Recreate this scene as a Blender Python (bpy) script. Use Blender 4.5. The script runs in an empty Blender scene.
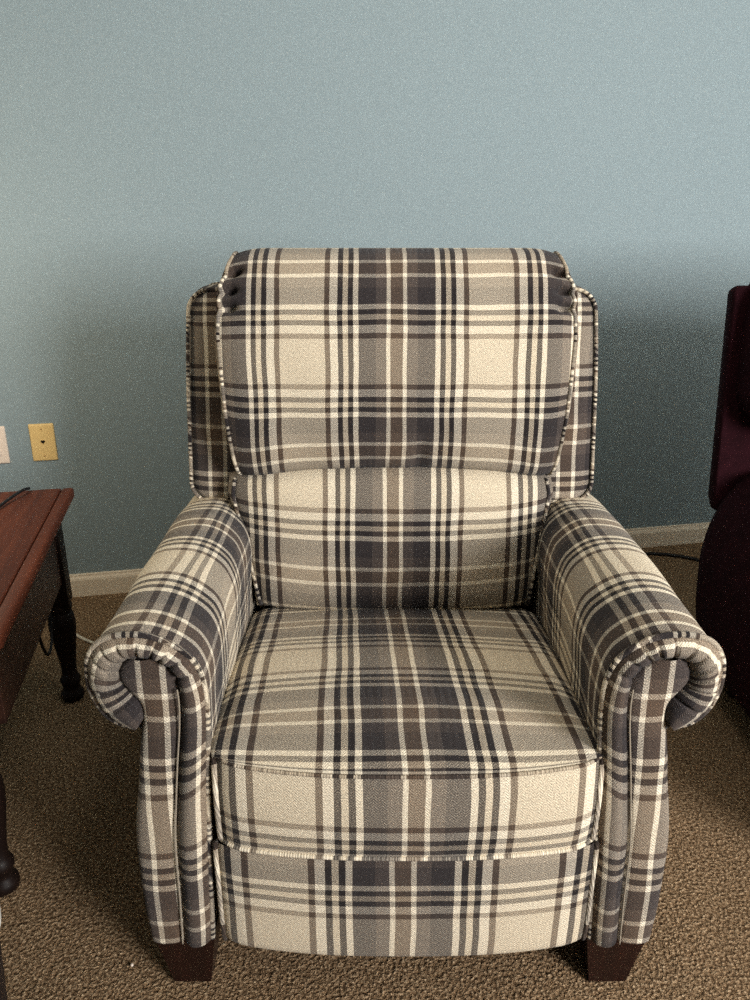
import bpy, math, random
from mathutils import Vector, Matrix, noise
random.seed(7)
R = math.radians
PI = math.pi
scene = bpy.context.scene
COL = scene.collection
P = 0.363                      # one repeat of the plaid, in metres
YAW = R(11.5)                  # the room is turned a little against the camera
CX = 0.040                     # centre line of the plaid chair

# ------------------------------------------------------------------ node help
def new_mat(name):
    m = bpy.data.materials.new(name); m.use_nodes = True
    nt = m.node_tree; nt.nodes.clear()
    out = nt.nodes.new('ShaderNodeOutputMaterial')
    b = nt.nodes.new('ShaderNodeBsdfPrincipled')
    nt.links.new(b.outputs[0], out.inputs[0])
    return m, nt, b
def N(nt, t, **kw):
    n = nt.nodes.new(t)
    for k, v in kw.items(): setattr(n, k, v)
    return n
def math_(nt, op, a, b=None, c=None):
    n = nt.nodes.new('ShaderNodeMath'); n.operation = op
    for i, s in enumerate((a, b, c)):
        if s is None: continue
        if isinstance(s, (int, float)): n.inputs[i].default_value = s
        else: nt.links.new(s, n.inputs[i])
    return n.outputs[0]
def mixc(nt, f, a, b, mode='MIX'):
    n = nt.nodes.new('ShaderNodeMix'); n.data_type = 'RGBA'; n.blend_type = mode
    for i, s in ((0, f), (6, a), (7, b)):
        if isinstance(s, (int, float)): n.inputs[i].default_value = s
        elif isinstance(s, tuple): n.inputs[i].default_value = s
        else: nt.links.new(s, n.inputs[i])
    return n.outputs[2]
def lin(c):
    c = c / 255
    return c / 12.92 if c <= .04045 else ((c + .055) / 1.055) ** 2.4
def rgb(r, g, b): return (lin(r), lin(g), lin(b), 1)
def noise_(nt, vec, scale, detail=2, rough=.5):
    n = N(nt, 'ShaderNodeTexNoise'); n.inputs['Scale'].default_value = scale
    n.inputs['Detail'].default_value = detail; n.inputs['Roughness'].default_value = rough
    if vec is not None: nt.links.new(vec, n.inputs['Vector'])
    return n.outputs['Fac']
def bump(nt, b, h, strength, dist):
    n = N(nt, 'ShaderNodeBump'); n.inputs['Strength'].default_value = strength
    n.inputs['Distance'].default_value = dist
    nt.links.new(h, n.inputs['Height']); nt.links.new(n.outputs[0], b.inputs['Normal'])
def ramp(nt, f, stops, interp='LINEAR'):
    r = N(nt, 'ShaderNodeValToRGB'); cr = r.color_ramp; cr.interpolation = interp
    while len(cr.elements) < len(stops): cr.elements.new(1)
    for e, (p, c) in zip(cr.elements, stops): e.position = p; e.color = c
    nt.links.new(f, r.inputs[0]); return r.outputs[0]

# ------------------------------------------------------------------ materials
def plaid_material():
    m, nt, b = new_mat('plaid_cloth')
    uv = N(nt, 'ShaderNodeUVMap'); uv.uv_map = 'UVMap'
    wob = N(nt, 'ShaderNodeTexNoise'); wob.inputs['Scale'].default_value = 9; wob.inputs['Detail'].default_value = 1
    nt.links.new(uv.outputs[0], wob.inputs['Vector'])
    va = N(nt, 'ShaderNodeVectorMath', operation='MULTIPLY_ADD')
    nt.links.new(wob.outputs['Color'], va.inputs[0])
    va.inputs[1].default_value = (.006, .006, 0)
    va2 = N(nt, 'ShaderNodeVectorMath', operation='SUBTRACT')
    nt.links.new(uv.outputs[0], va2.inputs[0]); va2.inputs[1].default_value = (.003, .003, 0)
    nt.links.new(va2.outputs[0], va.inputs[2])
    sep = N(nt, 'ShaderNodeSeparateXYZ'); nt.links.new(va.outputs[0], sep.inputs[0])
    DK, BR, TP = rgb(48, 44, 45), rgb(88, 73, 61), rgb(76, 68, 64)
    CR, LT, ST = rgb(228, 218, 197), rgb(209, 196, 172), rgb(32, 28, 28)
    BS = rgb(84, 70, 58)
    stops = [(0, BR), (.033, CR), (.053, TP), (.110, DK), (.203, CR), (.230, ST), (.256, LT),
             (.284, ST), (.311, CR), (.352, BS), (.379, LT)]
    stops = [(p * 2, tuple(x ** .4545 for x in c[:3]) + (1,)) for p, c in stops]
    cols = []
    for o in ('X', 'Y'):
        s = math_(nt, 'MULTIPLY', sep.outputs[o], 1 / P)
        pp = math_(nt, 'PINGPONG', s, .5)
        cols.append(ramp(nt, math_(nt, 'MULTIPLY', pp, 2), stops, 'CONSTANT'))
    # herringbone weave: which thread lies on top
    k = 2 * PI / .0042
    zig = math_(nt, 'PINGPONG', math_(nt, 'MULTIPLY', sep.outputs['X'], 1), .006)
    w1 = math_(nt, 'SINE', math_(nt, 'MULTIPLY', math_(nt, 'ADD', sep.outputs['Y'], zig), k))
    fine = noise_(nt, uv.outputs[0], 620, 1)
    f = math_(nt, 'MULTIPLY_ADD', w1, .10, .39)
    f = math_(nt, 'ADD', f, math_(nt, 'MULTIPLY_ADD', fine, .9, -.45))
    cl = N(nt, 'ShaderNodeClamp'); nt.links.new(f, cl.inputs[0])
    cl.inputs[1].default_value = .22; cl.inputs[2].default_value = .78
    c = mixc(nt, cl.outputs[0], cols[0], cols[1])
    gm = N(nt, 'ShaderNodeGamma'); nt.links.new(c, gm.inputs[0]); gm.inputs[1].default_value = 2.2
    c = gm.outputs[0]
    fleck = noise_(nt, uv.outputs[0], 420, 2, .7)
    c = mixc(nt, 1.0, c, ramp(nt, fleck, [(.28, (.50, .49, .48, 1)), (.72, (1.42, 1.42, 1.42, 1))]), 'MULTIPLY')
    nt.links.new(c, b.inputs['Base Color'])
    b.inputs['Roughness'].default_value = .95
    b.inputs['Specular IOR Level'].default_value = .12
    b.inputs['Sheen Weight'].default_value = .08
    h = math_(nt, 'ADD', math_(nt, 'MULTIPLY', w1, .3), fleck)
    bump(nt, b, h, .55, .0016)
    return m
def simple(name, col, rough=.6, spec=.3, nscale=0, namt=.15, bstr=0, bscale=60, bdist=.002):
    m, nt, b = new_mat(name)
    tc = N(nt, 'ShaderNodeTexCoord').outputs['Object']
    if nscale:
        n = noise_(nt, tc, nscale, 3)
        lo = tuple(x * (1 - namt) for x in col[:3]) + (1,); hi = tuple(min(1, x * (1 + namt)) for x in col[:3]) + (1,)
        nt.links.new(ramp(nt, n, [(.3, lo), (.7, hi)]), b.inputs['Base Color'])
    else:
        b.inputs['Base Color'].default_value = col
    b.inputs['Roughness'].default_value = rough; b.inputs['Specular IOR Level'].default_value = spec
    if bstr: bump(nt, b, noise_(nt, tc, bscale, 3), bstr, bdist)
    return m
def wood(name, c1, c2, rough=.35, spec=.4, streak=(3, 60, 60), scars=False):
    m, nt, b = new_mat(name)
    tc = N(nt, 'ShaderNodeTexCoord').outputs['Object']
    mp = N(nt, 'ShaderNodeMapping'); nt.links.new(tc, mp.inputs[0]); mp.inputs['Scale'].default_value = streak
    n = noise_(nt, mp.outputs[0], 1.0, 5, .6)
    c = ramp(nt, n, [(.3, c1), (.7, c2)])
    if scars:
        s = noise_(nt, tc, 55, 4, .7)
        mk = ramp(nt, s, [(.68, (0, 0, 0, 1)), (.75, (1, 1, 1, 1))])
        c = mixc(nt, mk, c, rgb(150, 105, 82))
    nt.links.new(c, b.inputs['Base Color'])
    b.inputs['Roughness'].default_value = rough; b.inputs['Specular IOR Level'].default_value = spec
    bump(nt, b, n, .15, .002)
    return m
def carpet_material():
    m, nt, b = new_mat('carpet_pile')
    tc = N(nt, 'ShaderNodeTexCoord').outputs['Object']
    v = N(nt, 'ShaderNodeTexVoronoi'); v.inputs['Scale'].default_value = 150
    w = N(nt, 'ShaderNodeTexNoise'); w.inputs['Scale'].default_value = 120; w.inputs['Detail'].default_value = 2
    nt.links.new(tc, w.inputs['Vector'])
    vm = N(nt, 'ShaderNodeVectorMath', operation='MULTIPLY_ADD')
    nt.links.new(w.outputs['Color'], vm.inputs[0]); vm.inputs[1].default_value = (.008, .008, .008); nt.links.new(tc, vm.inputs[2])
    nt.links.new(vm.outputs[0], v.inputs['Vector'])
    n2 = noise_(nt, tc, 190, 3, .65)
    n3 = noise_(nt, tc, 3.5, 3)
    c = ramp(nt, n2, [(.3, rgb(86, 66, 48)), (.50, rgb(160, 132, 102)), (.68, rgb(232, 204, 168))])
    d = ramp(nt, v.outputs['Distance'], [(.0, (1.05, 1.05, 1.05, 1)), (.75, (.5, .48, .45, 1))])
    c = mixc(nt, 1.0, c, d, 'MULTIPLY')
    c = mixc(nt, 1.0, c, ramp(nt, n3, [(.3, (.88, .87, .86, 1)), (.7, (1.08, 1.08, 1.08, 1))]), 'MULTIPLY')
    nt.links.new(c, b.inputs['Base Color'])
    b.inputs['Roughness'].default_value = 1; b.inputs['Specular IOR Level'].default_value = .05
    h = math_(nt, 'SUBTRACT', n2, math_(nt, 'MULTIPLY', v.outputs['Distance'], .7))
    bump(nt, b, h, 1.0, .009)
    return m
def wall_material():
    m, nt, b = new_mat('blue_wall_paint')
    tc = N(nt, 'ShaderNodeTexCoord').outputs['Object']
    n = noise_(nt, tc, 260, 2, .7)
    c = ramp(nt, n, [(.25, rgb(120, 137, 142)), (.75, rgb(146, 160, 164))])
    nt.links.new(c, b.inputs['Base Color'])
    b.inputs['Roughness'].default_value = .75; b.inputs['Specular IOR Level'].default_value = .25
    bump(nt, b, n, .12, .002)
    return m
PLAID = plaid_material()
CARPET = carpet_material()
WALL = wall_material()
TRIM = simple('cream_trim_paint', rgb(222, 208, 186), .5, .3)
CEIL = simple('ceiling_paint', rgb(225, 222, 214), .9, .1)
LEGW = wood('dark_leg_wood', rgb(22, 10, 8), rgb(34, 15, 11), .35, .45, (40, 40, 4))
TABW = wood('red_brown_tabletop_wood', rgb(62, 30, 20), rgb(94, 48, 30), .6, .15, (50, 3, 50), True)
TABD = wood('dark_table_wood', rgb(40, 23, 17), rgb(60, 36, 26), .45, .4, (6, 6, 60))
LEGD = wood('near_black_leg_wood', rgb(17, 10, 8), rgb(28, 17, 13), .5, .2, (40, 40, 4))
MAROON = simple('maroon_upholstery', rgb(34, 10, 16), .95, .1, 30, .25, .3, 300, .002)
BLACKC = simple('black_cord_rubber', rgb(20, 19, 20), .5, .3)
WHITEC = simple('white_cord_rubber', rgb(205, 196, 178), .5, .3)
ALMOND = simple('almond_plastic', rgb(228, 196, 132), .4, .4)
WHITEP = simple('white_plastic', rgb(228, 212, 196), .4, .4)
HOLE = simple('dark_socket_hole', rgb(14, 12, 11), .8, .1)
SCREW = simple('painted_screw_head', rgb(176, 140, 86), .4, .5)
DARKF = simple('dark_underside_cloth', rgb(30, 26, 25), .95, .05)
BINM = simple('dark_bin_plastic', rgb(30, 22, 22), .5, .3)
LINER = simple('white_bin_liner', rgb(226, 222, 214), .4, .3, 0, 0, .4, 40, .004)
GLASS, _nt, _b = new_mat('window_glass')
_b.inputs['Transmission Weight'].default_value = 1; _b.inputs['Roughness'].default_value = 0; _b.inputs['IOR'].default_value = 1.0

# ------------------------------------------------------------------ object help
def link(name, mesh, parent=None):
    o = bpy.data.objects.new(name, mesh); COL.objects.link(o)
    if parent is not None: o.parent = parent
    return o
def from_data(name, verts, faces, mat, parent=None, uvs=None, smooth=True):
    me = bpy.data.meshes.new(name)
    me.from_pydata([tuple(v) for v in verts], [], faces)
    if uvs is not None:
        l = me.uv_layers.new(name='UVMap')
        for poly in me.polygons:
            for li, fi in zip(poly.loop_indices, range(poly.loop_total)):
                l.data[li].uv = uvs[poly.index][fi]
    for p in me.polygons: p.use_smooth = smooth
    me.materials.append(mat); me.update()
    return link(name, me, parent)
class MB:
    """collects grids, tubes and boxes into one mesh with UVs"""
    def __init__(s): s.v = []; s.f = []; s.uv = []
    def grid(s, rows, close_u=False, flip=False, cap0=False, cap1=False):
        # rows: list of lists of (x,y,z,u,v)
        n0 = len(s.v); nr = len(rows); nc = len(rows[0])
        for r in rows: s.v += [Vector(q[:3]) for q in r]
        def quad(i, j, i2, j2):
            a = (i, j), (i, j2), (i2, j2), (i2, j)
            if flip: a = a[::-1]
            s.f.append([n0 + y * nc + x for y, x in a])
            s.uv.append([rows[y][x][3:5] for y, x in a])
        for i in range(nr - 1):
            for j in range(nc - 1): quad(i, j, i + 1, j + 1)
            if close_u: quad(i, nc - 1, i + 1, 0)
        for c, i in ((cap0, 0), (cap1, nr - 1)):
            if c:
                idx = [n0 + i * nc + x for x in range(nc)]
                uv = [rows[i][x][3:5] for x in range(nc)]
                if (i == 0) != flip: idx = idx; 
                s.f.append(idx[::-1] if i else idx); s.uv.append(uv[::-1] if i else uv)
        return s
    def tube(s, pts, r, nseg=8, closed=False, uvk=(1, .62), uv0=0, caps=True, vv0=0):
        pts = [Vector(p) for p in pts]; n = len(pts); rows = []; L = 0
        up = None
        for i, p in enumerate(pts):
            a = pts[i - 1] if (i > 0 or closed) else p
            b = pts[(i + 1) % n] if (i < n - 1 or closed) else p
            t = (b - a).normalized()
            if up is None: up = Vector((0, 0, 1)) if abs(t.z) < .9 else Vector((1, 0, 0))
            e1 = (up - t * up.dot(t)).normalized(); up = e1; e2 = t.cross(e1)
            if i: L += (p - pts[i - 1]).length
            rr = r[i] if isinstance(r, (list, tuple)) else r
            rows.append([tuple(p + (e1 * math.cos(q) + e2 * math.sin(q)) * rr) + (L * uvk[0] + uv0, vv0 + L * uvk[1] + (q * .004 if not vv0 else 0))
                         for q in [2 * PI * k / nseg for k in range(nseg)]])
        if closed: rows.append(rows[0])
        s.grid(rows, close_u=True, cap0=caps and not closed, cap1=caps and not closed)
        return s
    def box(s, c, d, bev=0, rot=0):
        """rounded box: bevelled edges by stacking inset outlines"""
        cx, cy, cz = c; x, y, z = d[0] / 2, d[1] / 2, d[2] / 2
        def ring(ix, zz):
            o = []
            rr = min(bev, x, y) if bev else 0
            for sx, sy, a0 in ((1, 1, 0), (-1, 1, 90), (-1, -1, 180), (1, -1, 270)):
                for a in ((0, 30, 60, 90) if rr else (45,)):
                    q = R(a0 + a)
                    o.append((sx * (x - rr) + rr * math.cos(q) * (1 if rr else 0) - (ix * sx if not rr else ix * math.cos(q)),
                              sy * (y - rr) + rr * math.sin(q) * (1 if rr else 0) - (ix * sy if not rr else ix * math.sin(q)), zz))
            return [(cx + p[0] * math.cos(rot) - p[1] * math.sin(rot), cy + p[0] * math.sin(rot) + p[1] * math.cos(rot), cz + p[2], p[0], p[1] + p[2]) for p in o]
        if bev:
            st = [(bev * (1 - math.sin(R(a))), -z + bev * (1 - math.cos(R(a)))) for a in (0, 30, 60, 90)]
            lv = st + [(i, -q) for i, q in st[::-1]]
        else: lv = [(0, -z), (0, z)]
        s.grid([ring(i, zz) for i, zz in lv], close_u=True, cap0=True, cap1=True)
        # the grid winds outward with rising z when the ring runs anticlockwise
        return s
    def lathe(s, prof, c=(0, 0, 0), nseg=24):
        rows = [[(c[0] + r * math.cos(2 * PI * k / nseg), c[1] + r * math.sin(2 * PI * k / nseg), c[2] + z, k / nseg, z) for k in range(nseg)] for r, z in prof]
        return s.grid(rows, close_u=True, cap0=True, cap1=True)
    def build(s, name, mat, parent=None, smooth=True, angle=None):
        o = from_data(name, s.v, s.f, mat, parent, s.uv, smooth)
        import bmesh
        bm = bmesh.new(); bm.from_mesh(o.data)
        bmesh.ops.recalc_face_normals(bm, faces=bm.faces)
        if angle:
            for e in bm.edges:
                if len(e.link_faces) == 2 and e.calc_face_angle(0) > R(angle): e.smooth = False
        bm.to_mesh(o.data); bm.free()
        return o
def tag(o, label=None, cat=None, group=None, kind=None):
    if label: o['label'] = label
    if cat: o['category'] = cat
    if group: o['group'] = group
    if kind: o['kind'] = kind
    return o
def empty(name, loc=(0, 0, 0), rz=0):
    o = bpy.data.objects.new(name, None); COL.objects.link(o)
    o.location = loc; o.rotation_euler = (0, 0, rz); o.empty_display_size = .1
    return o
def spline(pts, n):
    """Catmull-Rom through pts, n samples evenly along the length"""
    pts = [Vector(p) for p in pts]; out = []
    for i in range(len(pts) - 1):
        p0 = pts[max(i - 1, 0)]; p1 = pts[i]; p2 = pts[i + 1]; p3 = pts[min(i + 2, len(pts) - 1)]
        for k in range(16):
            t = k / 16
            out.append(.5 * (2 * p1 + (p2 - p0) * t + (2 * p0 - 5 * p1 + 4 * p2 - p3) * t * t + (3 * p1 - p0 - 3 * p2 + p3) * t ** 3))
    out.append(pts[-1])
    cum = [0]
    for a, b in zip(out, out[1:]): cum.append(cum[-1] + (b - a).length)
    res = []; j = 0
    for k in range(n):
        s = cum[-1] * k / (n - 1)
        while j < len(cum) - 2 and cum[j + 1] < s: j += 1
        d = cum[j + 1] - cum[j]
        res.append(out[j].lerp(out[j + 1], (s - cum[j]) / d if d else 0))
    return res
def spline_even(pts, n):
    pts = [Vector(p) for p in pts]; out = []; m = len(pts) - 1
    for k in range(n):
        q = m * k / (n - 1); i = min(int(q), m - 1); t = q - i
        p0 = pts[max(i - 1, 0)]; p1 = pts[i]; p2 = pts[i + 1]; p3 = pts[min(i + 2, m)]
        out.append(.5 * (2 * p1 + (p2 - p0) * t + (2 * p0 - 5 * p1 + 4 * p2 - p3) * t * t + (3 * p1 - p0 - 3 * p2 + p3) * t ** 3))
    return out
def arclen(pts):
    c = [0]
    for a, b in zip(pts, pts[1:]): c.append(c[-1] + (Vector(b) - Vector(a)).length)
    return c
def interp(xs, ys, x):
    if x <= xs[0]: return ys[0]
    for a, b, c, d in zip(xs, xs[1:], ys, ys[1:]):
        if x <= b: return c + (d - c) * (x - a) / (b - a)
    return ys[-1]

# ------------------------------------------------------------------ plaid chair
chair = tag(empty('recliner_armchair', (CX, 1.25, 0)),
            'plaid cream and charcoal rolled arm recliner on four dark wooden block legs', 'armchair')
OFF = Vector((CX, 1.25, 0))
def L(x, y, z): return (x, y - 1.25, z)            # chair space: x across from the centre line, y from the camera

# arms ------------------------------------------------------------------------
# outline of the arm's front, (distance from the chair's centre line, height), from the inner foot over the roll to the outer foot
OUT = [(.290, .110), (.286, .20), (.281, .31), (.276, .40), (.272, .46), (.268, .52), (.269, .565), (.279, .597), (.297, .617),
       (.322, .632), (.350, .639), (.380, .638), (.403, .629), (.418, .611), (.4245, .588), (.4235, .556), (.412, .525), (.394, .506), (.370, .497)]
INN = [(.334, .112), (.331, .20), (.329, .30), (.322, .37), (.314, .44), (.305, .51), (.303, .555), (.308, .583), (.322, .599),
       (.334, .606), (.350, .608), (.364, .606), (.374, .599), (.381, .585), (.381, .572), (.376, .562), (.366, .550), (.356, .535), (.354, .515)]
OUTER_LEG = [(.370, .497), (.362, .487), (.365, .45), (.370, .41), (.380, .35), (.385, .30), (.386, .24), (.385, .17), (.381, .112)]
NP = 170
def sgn_pts(pts, s): return [(s * p[0], p[1]) for p in pts]
def make_arm(s):
    y0, y1 = .905, 1.60
    top = spline_even([(a, b, 0) for a, b in OUT], NP)
    leg = spline([(a, b, 0) for a, b in OUTER_LEG], 36)
    ring = top + leg[1:]
    al = arclen([tuple(p) for p in ring])
    # arc position of the crest, from which the stripes are counted
    ic = min(range(NP), key=lambda i: abs(ring[i].x - .357) + (9 if ring[i].z or ring[i].y < .6 else 0))
    a0 = al[ic] - .133
    rows = []
    for j in range(27):
        t = j / 26; y = y0 + (y1 - y0) * t
        row = []
        for i, p in enumerate(ring):
            o, z = p.x, p.y
            inner = max(0, min(1, (.36 - o) / .09))
            o2 = o + inner * .026 * t + max(0, min(1, (o - .34) / .06)) * (.020 * t if z > .45 else .010 * t)               # thinner at the back: the seat widens
            if z > .5: z2 = z - .036 * t * t
            else: z2 = z
            soft = .0025 * noise.noise(Vector((o * 14, y * 9, z * 14 + s * 5)))
            row.append(L(s * (o2 + soft), y, z2 + soft) + ((y - .952) * .93, al[i] - a0))
        rows.append(row)
    # rounded rear end
    c = Vector((.33, .45))
    for k, (sc, dy) in enumerate(((.97, .012), (.88, .022), (.6, .026))):
        rows.append([L(s * (c.x + (abs(q[0]) - c.x) * sc), y1 + dy, c.y + (q[2] - c.y) * sc) + q[3:] for q in rows[26]])
    mb = MB().grid(rows, close_u=True, cap0=True, cap1=True)
    arm = mb.build('arm', PLAID, chair)
    # gathered band round the front of the roll
    inn = spline_even([(a, b, 0) for a, b in INN], NP)
    topn = [Vector(p) for p in top]
    rows = []; K = 9
    pleats = [.375, .425, .47, .51, .56, .615, .67, .72, .77, .83, .90]
    jit = [random.uniform(-.009, .009) for _ in range(len(pleats) + 1)]
    for k in range(K + 1):
        w = k / K; row = []
        for i in range(NP):
            a, b = topn[i], inn[i]
            tt = i / (NP - 1)
            p = a.lerp(b, w)
            lift = max(0, math.sin(PI * min(1, w * .98 + .02))) ** .6
            y = .905 - .022 * lift - .004 * w
            d = sum(math.exp(-((tt - q) / .0055) ** 2) for q in pleats)
            y += .013 * d * (w ** .8) * max(lift, .4)
            seg = sum(1 for q in pleats if tt > q); j = jit[seg] if seg else 0
            row.append(L(s * p.x, y, p.y) + (.001 + .058 * w + j * .35, (al[i] - a0) / (1.09 if al[i] < a0 else 1.0) + j))
        rows.append(row)
    MB().grid(rows).build('gathered_band', PLAID, arm)
    # flat padded face panel inside the band
    edge = [Vector((p.x, p.y)) for p in inn] + [Vector((p.x, p.y)) for p in spline([(a, b, 0) for a, b in [(.354, .515)] + OUTER_LEG[2:]], 40)][1:]
    zs = [.112 + (.6068 - .112) * i / 60 for i in range(61)]
    nI = len(inn)
    def xs_at(z):
        hits = []
        n = len(edge)
        for i in range(n):
            a, b = edge[i], edge[(i + 1) % n]
            if (a.y - z) * (b.y - z) <= 0 and a.y != b.y:
                hits.append(a.x + (b.x - a.x) * (z - a.y) / (b.y - a.y))
        return min(hits), max(hits)
    rows = []
    for z in zs:
        x0, x1 = xs_at(z + 1e-5); x0 -= .003; x1 += .002
        row = []
        for j in range(13):
            w = j / 12; x = x0 + (x1 - x0) * w
            y = .898 - .011 * (4 * w * (1 - w)) ** .4 + .004 * max(0, min(1, (z - .49) / .05))
            cxl = .340 + .008 * max(0, min(1, (.5 - z) / .3)) - .003 * max(0, min(1, (z - .45) / .1))
            row.append(L(s * x, y, z) + ((x - cxl) * 1.0, (z - .534) * .91))
        # a short return backwards on the outer edge
        row.append(L(s * (x1 + .001), .912, z) + ((x1 + .012 - .345), (z - .534) * .91))
        rows.append(row)
    MB().grid(rows).build('front_panel', PLAID, arm)
    # welts
    w1 = [L(s * (p.x - .001 * (p.x - .35) / .08), .9005, p.y + .001 * max(0, min(1, (p.y - .56) / .06))) for p in top]
    MB().tube(w1, .0046, 8, uvk=(1.9, .5), uv0=.07).build('welt', PLAID, arm)
    # seam between the band and the face panel
    w2 = [L(s * (p.x - .0005), .8875, p.y) for p in inn[:60]]
    MB().tube(w2, .0013, 8, uvk=(.0, .0), uv0=.085, vv0=.16).build('seam_welt', PLAID, arm)
    return arm
arm_l = make_arm(-1); arm_r = make_arm(1)

# seat cushion ----------------------------------------------------------------
def sweep(prof, halfw, ns, crown, ucent, v_at0, skew=0, curve=0, vs=1.0, inset_end=.012, side=True):
    """profile (y,z) list swept across x; halfw(i) gives the half width at profile point i"""
    al = arclen([(p[0], p[1], 0) for p in prof]); rows = []
    for i, (y, z) in enumerate(prof):
        row = []; hw = halfw(i)
        for j in range(ns + 1):
            sx = -1 + 2 * j / ns
            e = max(0, (abs(sx) - .93) / .07)
            y2 = y + curve(i, sx); z2 = z + crown(i, sx)
            x = hw * sx
            row.append(L(x, y2, z2) + (x - ucent - skew * (1 - i / len(prof)), (v_at0 - al[i]) * vs))
        rows.append(row)
    return rows, al
def bend(pts, n): return [(p.x, p.y) for p in spline([(a, b, 0) for a, b in pts], n)]
top_prof = bend([(1.44, .392), (1.30, .417), (1.15, .442), (1.02, .455), (.93, .455), (.885, .451), (.872, .4465)], 44)
front_prof = bend([(.866, .440), (.861, .415), (.858, .37), (.861, .325), (.866, .302)], 26)
n_top = len(top_prof)
def seat_mesh():
    prof = top_prof + front_prof
    al = arclen([(p[0], p[1], 0) for p in prof])
    hwf = lambda y: interp([.866, .90, 1.44], [.270, .277, .296], y)
    # dark centre of the stripes lies at y = 1.0 on the top
    k0 = min(range(n_top), key=lambda i: abs(prof[i][0] - .978)); v0 = al[k0]
    rows = []
    for i, (y, z) in enumerate(prof):
        row = []; hw = hwf(y); ns = 48
        front = max(0, min(1, (1.0 - y) / .14))
        for j in range(ns + 1):
            sx = -1 + 2 * j / ns; ax = abs(sx)
            yy = y + .022 * front * ax ** 2.6
            edge = max(0, (ax - .86) / .14)
            zz = z
            if i < n_top:
                zz += .010 * (1 - ax ** 2) * (1 - front) - .016 * edge ** 2 * (1 - front)
                zz += .010 * front * ax ** 3
            else:
                ff = (i - n_top) / (len(prof) - n_top - 1)
                zz += .010 * ax ** 3 * (1 - ff) + .004 * ax ** 3 * ff
                yy += .012 * edge ** 2
            x = hw * sx + .006 * front
            uc = interp([.86, 1.42], [.017, -.002], y)
            row.append(L(x, yy, zz) + (x - uc, v0 - al[i] + .018 * ax ** 2 if i < n_top else v0 - .030 - al[i]))
        rows.append(row)
    # wrap down and back at both ends and under
    for r in rows:
        for side in (0, -1):
            q = r[side]; sg = -1 if side == 0 else 1
            e = (q[0], q[1] + .03, max(.31, q[2] - .10), q[3] + sg * .05, q[4])
            if side == 0: r.insert(0, e)
            else: r.append(e)
    return rows
rows = seat_mesh()
seat = MB().grid(rows).build('seat_cushion', PLAID, chair)
i_w = n_top
edge = [Vector(q[:3]) + Vector((0, -.0015, .0015)) for q in rows[i_w][1:-1]]
MB().tube(edge, .0026, 8, uvk=(1, .0), uv0=-.285, vv0=.1325).build('front_welt', PLAID, seat)
for sd in (1, -2):
    pts = [Vector(r[sd][:3]) + Vector((0, -.001, 0)) for r in rows[n_top:]]
    MB().tube(pts, .0045, 8, uvk=(.1, .2), uv0=.31 * P).build('side_welt', PLAID, seat)
pts = [Vector(q[:3]) + Vector((0, -.001, -.002)) for q in rows[-1][1:-1]]
MB().tube(pts, .0032, 8, uvk=(1, 0), uv0=-.285, vv0=.0784).build('lower_welt', PLAID, seat)
# footrest panel --------------------------------------------------------------
fp = bend([(.868, .298), (.866, .27), (.867, .22), (.868, .165), (.870, .124), (.873, .104), (.884, .096), (.93, .098)], 40)
al = arclen([(a, b, 0) for a, b in fp]); rows = []
for i, (y, z) in enumerate(fp):
    row = []; t = al[i] / al[-1]
    hw = interp([0, .6, .85, 1], [.277, .277, .276, .272], t)
    for j in range(45):
        sx = -1 + 2 * j / 44; ax = abs(sx)
        edge_ = max(0, (ax - .86) / .14)
        x = hw * sx + .005
        row.append(L(x, y + .020 * ax ** 2.6 + .007 * edge_ ** 2, z + .004 * ax ** 3 + .004 * t * ax ** 3) + (x - .001, -al[i] - .024))
    a, b = row[0], row[-1]
    row.insert(0, (a[0] + .002, a[1] + .05, a[2], a[3] - .05, a[4])); row.append((b[0] - .002, b[1] + .05, b[2], b[3] + .05, b[4]))
    rows.append(row)
foot = MB().grid(rows).build('footrest_panel', PLAID, chair)
for sd in (1, -2):
    MB().tube([Vector(r[sd][:3]) for r in rows[:34]], .0042, 8, uvk=(.1, .25), uv0=.31 * P).build('side_welt', PLAID, foot)

# lumbar cushion --------------------------------------------------------------
def pillow_grid(hw, zf, yf, back, nu, nv, uvf, pinch=1.0):
    """front and back skins that meet in a seam; s in -1..1, t in 0..1 (bottom to top)"""
    fr, bk = [], []
    for i in range(nv + 1):
        t = i / nv; rf, rb = [], []
        for j in range(nu + 1):
            s_ = -1 + 2 * j / nu
            x, z = hw(s_, t), zf(s_, t)
            f = (max(0, 1 - abs(s_) ** 5) * max(0, 1 - abs(2 * t - 1) ** 5)) ** .5
            yb = yf(s_, t)
            rf.append(L(x, yb - f * pinch * back[0], z) + uvf(x, z, s_, t)); rb.append(L(x, yb + f * back[1], z) + uvf(x, z, s_, t))
        fr.append(rf); bk.append(rb)
    return fr, bk
lb_hw = lambda s, t: s * interp([0, .25, .55, .85, 1], [.286, .296, .312, .328, .322], t) - .010 * t
lb_z = lambda s, t: .385 + t * (.305 + .016 * (1 - abs(s) ** 2.2)) - .02 * abs(s) ** 6 * t ** 4 + .008 * abs(s) * (1 - t)
lb_y = lambda s, t: 1.455 + .035 * t
fr, bk = pillow_grid(lb_hw, lb_z, lb_y, (.065, .05), 44, 26,
                     lambda x, z, s, t: (x * (1 + .02 * abs(s)) + .005, z - .483 - .012 * s * s))
mb = MB().grid(fr).grid(bk, flip=True)
lumbar = mb.build('lumbar_cushion', PLAID, chair)
for sd in (1, -2):
    MB().tube([Vector(r[sd][:3]) + Vector((0, -.002, 0)) for r in fr[1:26]], .0038, 8, uvk=(1.5, 1.2), uv0=.05).build('side_welt', PLAID, lumbar)

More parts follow.
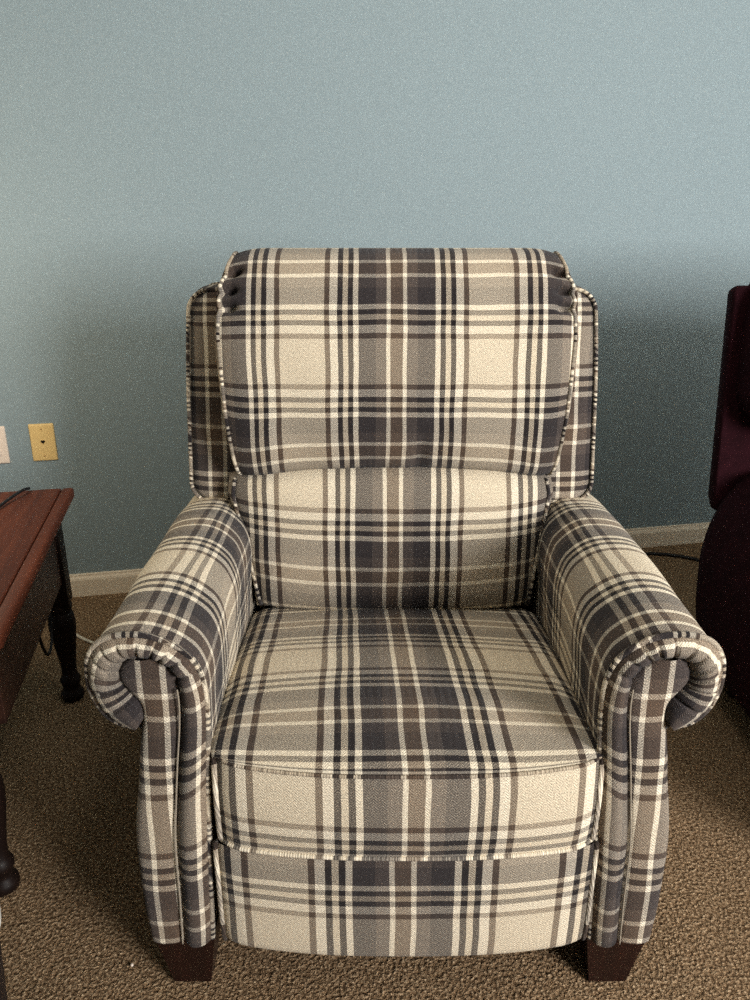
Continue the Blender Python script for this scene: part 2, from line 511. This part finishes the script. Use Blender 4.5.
# head pillow -----------------------------------------------------------------
hp = bend([(1.515, .690), (1.468, .684), (1.436, .705), (1.424, .77), (1.428, .85), (1.440, .93), (1.462, 1.01), (1.490, 1.062),
           (1.528, 1.092), (1.580, 1.098), (1.625, 1.080), (1.655, 1.03)], 150)
al = arclen([(a, b, 0) for a, b in hp])
kd = min(range(150), key=lambda i: abs(hp[i][1] - .724) + (9 if hp[i][0] > 1.46 else 0)); vd = al[kd]
mid = Vector((1.535, .89))
rows = []
NS = 84
for j in range(NS + 1):
    sx = -1 + 2 * j / NS; ax = abs(sx); row = []
    for i, (y, z) in enumerate(hp):
        t = al[i] / al[-1]
        hw = interp([.684, .72, .80, .95, 1.04, 1.10], [.305, .312, .322, .330, .326, .305], z)
        e = max(0, (ax - .80) / .20)
        k = 1 - .17 * e ** 2.4                                   # the roll flattens towards the seam
        y2 = mid.x + (y - mid.x) * k; z2 = mid.y + (z - mid.y) * (1 - .05 * e ** 2.4)
        lo = max(0, min(1, (.84 - z) / .14)); lo = lo * lo * (3 - 2 * lo)
        z2 += lo * (.010 * (1 - ax ** 2) - .016 * ax ** 4 - .004)
        # gathers at the top corners
        g = 0
        for q in (1.000, 1.030, 1.062):
            g += math.exp(-((z - q) / .0075) ** 2) if y < 1.56 else 0
        g *= math.exp(-((ax - .95) / .045) ** 2)
        tuck = .010 * math.exp(-((hw * sx - .045 - .10 * (z - .70)) / .012) ** 2) * max(0, 1 - abs(z - .715) / .07) if y < 1.47 else 0
        wr = tuck + .004 * noise.noise(Vector((sx * 4, z * 6, 2.2))) * (1 - e)
        x = hw * sx
        y2 += .030 * g + wr; z2 -= .008 * g; x -= math.copysign(.006 * g, sx)
        row.append(L(x, y2, z2) + (hw * sx * (1.045 + .02 * e), P / 2 + (al[i] - vd - P / 2) * 1.04))
    rows.append(row)
def capend(r, sg):
    cy = sum(q[1] for q in r) / len(r); cz = sum(q[2] for q in r) / len(r); out = []
    for f, dx in ((.97, .006), (.85, .010), (.5, .013), (.05, .014)):
        out.append([(q[0] + sg * dx - (q[0] - sg * .318) * (1 - f), cy + (q[1] - cy) * f, cz + (q[2] - cz) * f, q[3] + sg * (1 - f) * .14, q[4] * 1.0) for q in r])
    return out
full = capend(rows[0], -1)[::-1] + rows + capend(rows[-1], 1)
pillow = MB().grid(full, close_u=True).build('head_pillow', PLAID, chair)
for r, sg in ((rows[0], -1), (rows[-1], 1)):
    MB().tube([Vector(q[:3]) + Vector((sg * .001, -.001, 0)) for q in r[7:143]], .0036, 8, uvk=(1.9, .12), uv0=.03, vv0=.075).build('seam_welt', PLAID, pillow)
    # second welt a little further back, at the rear edge of the pillow's side
    q2 = []
    for i, (y, z) in enumerate(hp[10:140]):
        hw = interp([.684, .72, .80, .95, 1.04, 1.10], [.300, .306, .318, .334, .330, .306], z)
        q2.append(L(sg * hw, mid.x + (y - mid.x) * .60 + .012, mid.y + (z - mid.y) * .955))
    MB().tube(q2, .0042, 8, uvk=(1.1, .9), uv0=.012).build('rear_welt', PLAID, pillow)

# back frame with its two wings -----------------------------------------------
def rrect(hw, z0, z1, r, n=8):
    o = []
    for sx, zc, a0 in ((1, z1 - r, 0), (-1, z1 - r, 90), (-1, z0 + r, 180), (1, z0 + r, 270)):
        for k in range(n + 1):
            q = R(a0 + 90 * k / n); o.append((sx * (hw - r) + r * math.cos(q), zc + r * math.sin(q)))
    return o
def dense(o, step=.02):
    out = []
    for a, b in zip(o, o[1:] + o[:1]):
        n = max(1, int(math.hypot(b[0] - a[0], b[1] - a[1]) / step))
        out += [(a[0] + (b[0] - a[0]) * k / n, a[1] + (b[1] - a[1]) * k / n) for k in range(n)]
    return out
OUTL = dense(rrect(.400, .604, 1.020, .040))
def wing_pt(x, z, y): return L(x - .006, y + (z - .63) * .20, z)
def wing_uv(x, z):
    v = z - .741
    return (abs(x) - .3545, v if v < .133 else .133 + (v - .133) * 1.2)
def belly(x, z):                                # the sides bulge outward half way up
    t = (z - .605) / .41
    return x * (1.026 - .020 * max(0, (t - .45) / .55) ** 2)
rows = []
for sc, y in ((.0, 1.502), (.5, 1.502), (.80, 1.502), (.93, 1.506), (.975, 1.512), (1.0, 1.522), (1.02, 1.55), (1.03, 1.59), (1.02, 1.62), (1.0, 1.640), (.97, 1.65), (.6, 1.655), (0, 1.655)):
    row = []
    for x, z in OUTL:
        xx = belly(x, z)
        xs = math.copysign(max(0, abs(xx) - (1 - sc) * .404), xx) if sc > 0 else 0
        zc = .827 + (z - .827) * (1 - (1 - sc) * .95 if sc <= 1 else 1 + (sc - 1) * .4)
        if sc < .5: xs = xx * sc; zc = .827 + (z - .827) * sc
        row.append(wing_pt(xs, zc, y) + wing_uv(xs, zc))
    rows.append(row)
back = MB().grid(rows, close_u=True).build('back_frame', PLAID, chair)
for y, sc in ((1.513, 1.0), (1.640, 1.012)):
    MB().tube([wing_pt(belly(x, z) * sc, .827 + (z - .827) * (1.0 if y < 1.6 else 1.005), y) for x, z in OUTL], .0038, 8, closed=True, uvk=(2.3, 1.9), uv0=.05).build('welt', PLAID, back)
# body behind and below
rows = []
for z in [.10 + .03 * k for k in range(19)]:
    hw = .345
    rows.append([L(x, y, z) + (x, z - .741) for x, y in dense([(hw, 1.52), (hw, 1.66), (hw - .02, 1.69), (-hw + .02, 1.69), (-hw, 1.66), (-hw, 1.52)], .05)])
MB().grid(rows, close_u=True, cap0=True, cap1=True).build('rear_panel', PLAID, chair)
b_ = MB(); b_.box((0, 1.22 - 1.25, .215), (.56, .60, .19), .01); b_.build('base_frame', DARKF, chair)
# legs ------------------------------------------------------------------------
def block_leg(s, yf, yb):
    mb = MB(); rows = []
    for t in (0, .03, .5, 1):
        z = .113 * t
        i0 = .303 + (.288 - .303) * t; o0 = .360 + (.386 - .360) * t
        f = yf - .004 * t; b = yb + .012 * t
        e = .0025 if t == 0 else 0
        pts = [(i0 + e, f + e), (o0 - e, f + e), (o0 - e, b - e), (i0 + e, b - e)]
        rows.append([L(s * x, y, z) + (x, z) for x, y in pts])
    mb.grid(rows, close_u=True, cap0=True, cap1=True)
    return mb.build('leg', LEGW, chair, smooth=False)
for s in (-1, 1): block_leg(s, .911, .965)
for s in (-1, 1): block_leg(s, 1.53, 1.585)

# ------------------------------------------------------------------ the room
ca, sa = math.cos(YAW), math.sin(YAW)
W0 = Vector((-.928, 2.281, 0))                      # a point on the wall's face
def room(s, d, z=0):
    """s along the back wall from W0, d out from it into the room"""
    return Vector((W0.x + ca * s + sa * d, W0.y + sa * s - ca * d, z))
S0, S1, DEP, HGT = -1.9, 3.6, 4.6, 2.44
def slab(name, s0, s1, d0, d1, z0, z1, mat, parent=None, kind='structure', holes=None):
    mb = MB()
    c = room((s0 + s1) / 2, (d0 + d1) / 2, (z0 + z1) / 2)
    mb.box(tuple(c), (s1 - s0, d1 - d0, z1 - z0), 0, YAW)
    o = mb.build(name, mat, parent, smooth=False)
    if kind and parent is None: o['kind'] = kind
    return o
slab('floor', S0 - .1, S1 + .1, -.1, DEP + .1, -.1, 0, CARPET)
slab('wall_back', S0, S1, -.1, 0, 0, HGT, WALL)
slab('wall_left', S0 - .1, S0, -.1, DEP, 0, HGT, WALL)
slab('wall_right', S1, S1 + .1, -.1, DEP, 0, HGT, WALL)
slab('ceiling', S0 - .1, S1 + .1, -.1, DEP + .1, HGT, HGT + .1, CEIL)
# front wall with the window behind the camera
WS0, WS1, WZ0, WZ1 = 2.05, 3.45, 1.0, 2.3
mb = MB()
for s0, s1, z0, z1 in ((S0 - .1, WS0, 0, HGT), (WS1, S1 + .1, 0, HGT), (WS0, WS1, 0, WZ0), (WS0, WS1, WZ1, HGT)):
    mb.box(tuple(room((s0 + s1) / 2, DEP + .05, (z0 + z1) / 2)), (s1 - s0, .1, z1 - z0), 0, YAW)
mb.build('wall_front', WALL, None, smooth=False)['kind'] = 'structure'
mb = MB()
for s0, s1, z0, z1 in ((WS0 - .07, WS0, WZ0 - .07, WZ1 + .07), (WS1, WS1 + .07, WZ0 - .07, WZ1 + .07), (WS0, WS1, WZ0 - .07, WZ0), (WS0, WS1, WZ1, WZ1 + .07), ((WS0 + WS1) / 2 - .02, (WS0 + WS1) / 2 + .02, WZ0, WZ1)):
    mb.box(tuple(room((s0 + s1) / 2, DEP - .012, (z0 + z1) / 2)), (s1 - s0, .03, z1 - z0), 0, YAW)
mb.build('window_1', TRIM, None, smooth=False)['kind'] = 'structure'
# baseboard with a moulded top
mb = MB()
prof = [(0, 0), (.013, 0), (.013, .056), (.011, .062), (.007, .068), (.006, .074), (0, .0755)]
rows = []
for s in (S0, S1): rows.append([tuple(room(s, d, z)) + (s, z) for d, z in prof])
mb.grid(rows, close_u=True, cap0=True, cap1=True).build('baseboard_back', TRIM, None, smooth=False)['kind'] = 'structure'

# wall plates ------------------------------------------------------------------
def wall_plate(name, s, z, mat, label, jack):
    root = tag(empty(name, tuple(room(s, 0, z)), YAW), label, 'wall plate')
    w, h = .0352, .0572; rows = []
    for d, e in ((0, 0), (.003, 0), (.0055, .0022), (.0062, .005)):
        o = rrect(w - e, -h + e, h - e, .003, 3)
        rows.append([(x, -d, zz, x, zz) for x, zz in o])
    MB().grid(rows, close_u=True, cap0=True, cap1=True).build('plate', mat, root, smooth=False)
    for zz in (.0415, -.0415):
        rows = [[(.0028 * k * math.cos(q), -.0062 - dd, zz + .0028 * k * math.sin(q), 0, 0) for q in [2 * PI * i / 12 for i in range(12)]] for k, dd in ((1, 0), (.9, .0008), (.3, .001))]
        MB().grid(rows, close_u=True, cap1=True).build('screw', SCREW, root)
    if jack:   # heart-shaped hole with a small raised collar
        def heart(k, dd):
            pts = []
            for i in range(28):
                q = 2 * PI * i / 28
                x = 16 * math.sin(q) ** 3; y = 13 * math.cos(q) - 5 * math.cos(2 * q) - 2 * math.cos(3 * q) - math.cos(4 * q)
                pts.append((x * k / 16, -.0062 - dd, .003 + y * k / 16, 0, 0))
            return pts
        MB().grid([heart(.0086, 0), heart(.0084, .0006), heart(.0070, .0008)], close_u=True, cap1=True).build('jack_collar', mat, root)
        MB().grid([heart(.0066, .0008), heart(.0064, .0012)], close_u=True, cap1=True).build('jack_hole', HOLE, root)
    else:      # a pair of receptacle faces
        for zz in (.0195, -.0195):
            rows = []
            for k, dd in ((1, 0), (1, .0012), (.9, .0016)):
                rows.append([(max(-.0165, min(.0165, .0175 * math.cos(q))) * k, -.0062 - dd, zz + max(-.0125, min(.0125, .0175 * math.sin(q))) * k, 0, 0) for q in [2 * PI * i / 32 for i in range(32)]])
            f = MB().grid(rows, close_u=True, cap1=True).build('receptacle', mat, root)
            mb = MB()
            for dx in (-.006, .006): mb.box((dx, -.0078, zz + .003), (.0016, .001, .008))
            mb.box((0, -.0078, zz - .006), (.004, .001, .004))
            mb.build('slot', HOLE, f, smooth=False)
    return root
wall_plate('phone_jack_plate', -.072, .5165, ALMOND, 'almond telephone wall plate with a small heart-shaped black hole', True)
wall_plate('outlet_plate', -.2085, .5145, WHITEP, 'white wall plate cut by the photo edge, beside the almond plate', False)

# ------------------------------------------------------------------ side table
TX, TY = -.723, 1.770                                 # far right corner of its top
table = tag(empty('side_table', (TX, TY, 0), YAW), 'dark reddish brown wooden side table with turned legs beside the plaid chair', 'table')
TW, TL, TZ = .62, .725, .545                           # width to the left, length towards the camera
def tb(mb, x0, x1, y0, y1, z0, z1, bev=0): return mb.box(((x0 + x1) / 2, (y0 + y1) / 2, (z0 + z1) / 2), (x1 - x0, y1 - y0, z1 - z0), bev)
BW = .027
mb = MB(); tb(mb, -TW + BW + .0015, -BW - .0015, -TL, 0, TZ - .024, TZ - .0005, .004)
mb.build('tabletop', TABW, table, smooth=True, angle=40)
mb = MB()
for x0 in (-BW, -TW):
    mb = MB(); tb(mb, x0, x0 + BW, -TL, 0, TZ - .024, TZ, .006)
    mb.build('top_border', TABW, table, smooth=True, angle=40)
mb = MB()
ZB = .335; I = .040
for x0, x1, y0, y1 in ((-I - .022, -I, -TL + .08, -.08), (-TW + I, -TW + I + .022, -TL + .08, -.08), (-TW + .08, -.08, -I - .022, -I), (-TW + .08, -.08, -TL + I, -TL + I + .022)):
    tb(mb, x0, x1, y0, y1, ZB, TZ - .023, .002)
mb.build('apron', TABD, table, smooth=False)
LS = .056
LP = [(.0185, .0), (.026, .004), (.0285, .012), (.027, .022), (.021, .030), (.020, .036), (.021, .044), (.0245, .052), (.0250, .060), (.021, .068), (.0175, .075),
      (.0185, .10), (.0235, .14), (.030, .185), (.0325, .215), (.031, .235), (.0285, .244), (.0265, .248), (.0275, .253), (.029, .258), (.0295, .266), (.027, .273)]
for lx, ly in ((-I + .008 - LS / 2, -I + .008 - LS / 2), (-I - .022 - LS / 2, -TL + I - .008 + LS / 2), (-TW + I - .008 + LS / 2, -I + .008 - LS / 2), (-TW + I - .008 + LS / 2, -TL + I - .008 + LS / 2)):
    mb = MB(); mb.lathe(LP, (lx, ly, 0), 28)
    tb(mb, lx - LS / 2, lx + LS / 2, ly - LS / 2, ly + LS / 2, .270, TZ - .0235, .003)
    mb.build('leg', LEGD, table, smooth=True, angle=35)

# ------------------------------------------------------------------ cords
def cord(name, pts, r, mat, label, n=40):
    mb = MB().tube(spline(pts, n), r, 8)
    return tag(mb.build(name, mat), label, 'cord')
def tw(x, y, z): return Vector((TX + ca * x - sa * y, TY + sa * x + ca * y, z))     # table space to world
cord('cable', [tw(-.099, -.004, .5495), tw(-.107, -.03, .555), tw(-.125, -.075, .5525), tw(-.145, -.14, .549), tw(-.175, -.23, .549), tw(-.21, -.34, .549)], .0035, BLACKC,
     'thin black cable lying across the top of the wooden side table')
cord('hanging_cable', [tw(-.074, -.10, .40), tw(-.074, -.10, .30), tw(-.074, -.107, .245), tw(-.074, -.125, .208), tw(-.074, -.155, .193), tw(-.074, -.19, .207), tw(-.074, -.222, .26), tw(-.074, -.24, .33), tw(-.074, -.245, .40)], .0035, BLACKC,
     'black cable hanging in a loop below the side table apron')
cord('floor_cord', [(-1.00, 2.13, .005), (-.955, 2.09, .005), (-.90, 2.035, .005), (-.85, 1.99, .005), (-.78, 1.95, .005), (-.68, 1.93, .005), (-.55, 1.95, .005)], .0045, WHITEC,
     'white cord on the carpet between side table and plaid chair')
cord('cable', [(.72, 2.46, .006), (.86, 2.555, .006), (.98, 2.59, .006), (1.08, 2.575, .006), (1.17, 2.52, .006), (1.27, 2.40, .006), (1.38, 2.30, .006)], .006, BLACKC,
     'black cord running across the carpet from plaid chair to maroon chair')
mb = MB(); mb.box((.862, 2.145, .024), (.075, .05, .046), .008, .5)
ad = mb.build('power_adapter', BLACKC, None, smooth=False); tag(ad, 'small black adapter on the carpet between the two chairs', 'power adapter')
mb = MB().tube(spline([(.895, 2.15, .02), (.93, 2.12, .008), (.98, 2.08, .006), (1.02, 2.05, .006)], 16), .004, 8); mb.build('lead', BLACKC, ad)
# lint ------------------------------------------------------------------------
mb = MB(); mb.lathe([(.0006, 0), (.0024, .001), (.0028, .003), (.0016, .005)], (-.398, .940, .001), 8)
tag(mb.build('lint_speck', WHITEP), 'tiny white speck of lint on the carpet near the chair leg', 'lint')

# ------------------------------------------------------------------ maroon chair
mc = tag(empty('maroon_armchair', (0, 0, 0), 0), 'dark maroon upholstered armchair cut off by the photo edge', 'armchair')
MO = Vector((1.25, 1.5, 0))
mc.location = tuple(MO)
def blob_box(name, c, d, r, mat, parent, lean=0, n=6, puff=0, rz=0):
    """rounded block: superellipsoid-like grid"""
    rows = []; a, b, h = d[0] / 2, d[1] / 2, d[2] / 2
    M = 20; K = 40
    for i in range(M + 1):
        ph = -PI / 2 + PI * i / M; row = []
        cp = math.copysign(abs(math.cos(ph)) ** (2 / n), math.cos(ph)); sp = math.copysign(abs(math.sin(ph)) ** (2 / n), math.sin(ph))
        for k in range(K):
            q = 2 * PI * k / K
            x = a * cp * math.copysign(abs(math.cos(q)) ** (2 / n), math.cos(q)); y = b * cp * math.copysign(abs(math.sin(q)) ** (2 / n), math.sin(q)); z = h * sp
            x *= 1 + puff * math.cos(PI * z / (2 * h))
            xr, yr = x * math.cos(rz) - y * math.sin(rz), x * math.sin(rz) + y * math.cos(rz)
            row.append((c[0] + xr, c[1] + yr + lean * z, c[2] + z, x, z))
        rows.append(row)
    return MB().grid(rows, close_u=True).build(name, mat, parent)
ml = lambda x, y, z: (x - MO.x, y - MO.y, z)
blob_box('base', ml(1.27, 1.45, .20), (.72, .74, .26), 0, MAROON, mc, 0, 9)
blob_box('seat_cushion', ml(1.27, 1.38, .40), (.50, .66, .18), 0, MAROON, mc, 0, 6)
# overstuffed arms: the outline swells outward low down and rolls over to the crest
ring = [(.070, .055), (.030, .12), (.008, .22), (.0, .32), (.0, .39), (.018, .477), (.052, .545), (.095, .585), (.140, .592), (.180, .565), (.205, .50), (.205, .36), (.20, .20), (.195, .06)]
def soft_arm(x0, s):
    pr = spline([(a, b, 0) for a, b in ring], 50); rows = []
    for y, k in ((1.030, .5), (1.037, .8), (1.055, .94), (1.09, 1), (1.3, 1.01), (1.5, 1.01), (1.745, 1), (1.775, .97), (1.79, .6)):
        rows.append([ml(x0 + s * (.10 + (p.x - .10) * k), y, .32 + (p.y - .32) * k) + (p.x, y) for p in pr])
    return MB().grid(rows, close_u=True, cap0=True, cap1=True).build('arm', MAROON, mc)
soft_arm(.806, 1); soft_arm(1.734, -1)
# back with wings
rows = []
WO = dense(rrect(.445, .472, 1.008, .016), .03)
for sc, y in ((0, 1.80), (.5, 1.797), (.97, 1.793), (.99, 1.795), (1, 1.803), (1.0, 1.815), (.97, 1.86), (.95, 1.87), (.5, 1.875), (0, 1.875)):
    rows.append([ml(1.270 + x * (1 - .012 + .09 * (z - .48)) * (sc if sc < .9 or y > 1.82 else 1 - (1 - sc) * .4), y + (z - .48) * .03, .74 + (z - .74) * sc) + (x, z) for x, z in WO])
MB().grid(rows, close_u=True).build('back_frame', MAROON, mc)
blob_box('head_pillow', ml(1.27, 1.79, .875), (.86, .20, .40), 0, MAROON, mc, .06, 5)
blob_box('lumbar_cushion', ml(1.27, 1.74, .58), (.52, .18, .26), 0, MAROON, mc, .06, 5)
for x in (.93, 1.61):
    for y in (1.12, 1.72):
        mb = MB(); mb.grid([[ml(x + a * w, y + b * w, z) + (0, 0) for a, b in ((-1, -1), (1, -1), (1, 1), (-1, 1))] for z, w in ((0, .022), (.085, .03))], close_u=True, cap0=True, cap1=True)
        mb.build('leg', LEGW, mc, smooth=False)

# ------------------------------------------------------------------ waste bin at the lower left
bn = tag(empty('waste_bin', (-.622, .735, -.0)), 'dark round bin with a white liner edge, cut off at the lower left corner', 'bin')
MB().lathe([(.105, 0), (.112, .004), (.130, .30), (.131, .306), (.127, .306), (.110, .02)], (0, 0, 0), 48).build('body', BINM, bn)
rows = []
for r_, z in ((.117, .24), (.122, .29), (.1265, .312), (.1335, .314), (.1350, .300), (.1345, .285), (.1350, .279)):
    rows.append([((r_ + .0012 * math.sin(9 * q) * (1 if z < .3 else .3)) * math.cos(q), (r_ + .0012 * math.sin(9 * q)) * math.sin(q), z + .004 * math.sin(5 * q + 1) * (1 if z < .29 else 0), q, z) for q in [2 * PI * i / 64 for i in range(64)]])
MB().grid(rows, close_u=True).build('liner', LINER, bn)

# ------------------------------------------------------------------ light
w = bpy.data.worlds.new('World'); scene.world = w; w.use_nodes = True
bg = w.node_tree.nodes['Background']; bg.inputs[0].default_value = (.75, .87, 1, 1); bg.inputs[1].default_value = .6
def area(name, loc, target, sx, sy, power, col):
    l = bpy.data.lights.new(name, 'AREA'); l.shape = 'RECTANGLE'; l.size = sx; l.size_y = sy; l.energy = power; l.color = col
    o = bpy.data.objects.new(name, l); COL.objects.link(o); o.location = loc
    o.rotation_euler = (Vector(target) - Vector(loc)).to_track_quat('-Z', 'Y').to_euler()
    return o
c = room((WS0 + WS1) / 2, DEP + .02, (WZ0 + WZ1) / 2)
t = room((WS0 + WS1) / 2 - .9, 0, (WZ0 + WZ1) / 2 - .2)
area('window_daylight', tuple(c), tuple(t), WS1 - WS0, WZ1 - WZ0, 165, (1, .962, .935))
# ceiling light of the room, and the lamp on the side table beyond the frame
pl_ = bpy.data.lights.new('ceiling_light', 'AREA'); pl_.shape = 'DISK'; pl_.size = .4; pl_.energy = 4.5; pl_.color = (1, .95, .86)
po = bpy.data.objects.new('ceiling_light', pl_); COL.objects.link(po); po.location = (.3, 1.2, HGT - .05)
tl = bpy.data.lights.new('table_lamp_light', 'POINT'); tl.shadow_soft_size = .10; tl.energy = 8; tl.color = (1, .84, .62)
to = bpy.data.objects.new('table_lamp_light', tl); COL.objects.link(to); to.location = (-1.12, 1.50, 1.02)

# ------------------------------------------------------------------ camera
cam = bpy.data.cameras.new('camera'); co = bpy.data.objects.new('camera', cam); COL.objects.link(co)
co.location = (0, 0, 1.156); co.rotation_euler = (R(70), 0, 0)
cam.sensor_fit = 'HORIZONTAL'; cam.sensor_width = 36; cam.lens = 780 / 750 * 36; cam.clip_start = .02
scene.camera = co
vs = scene.view_settings
scene.display_settings.display_device = 'sRGB'
vs.view_transform = 'Standard'; vs.look = 'None'; vs.exposure = 0.62; vs.gamma = 1; vs.use_curve_mapping = False
scene.cycles.max_bounces = 6; scene.cycles.diffuse_bounces = 4
scene.cycles.use_denoising = False
scene.cycles.sample_clamp_indirect = 1.0
scene.cycles.sample_clamp_direct = 1.8
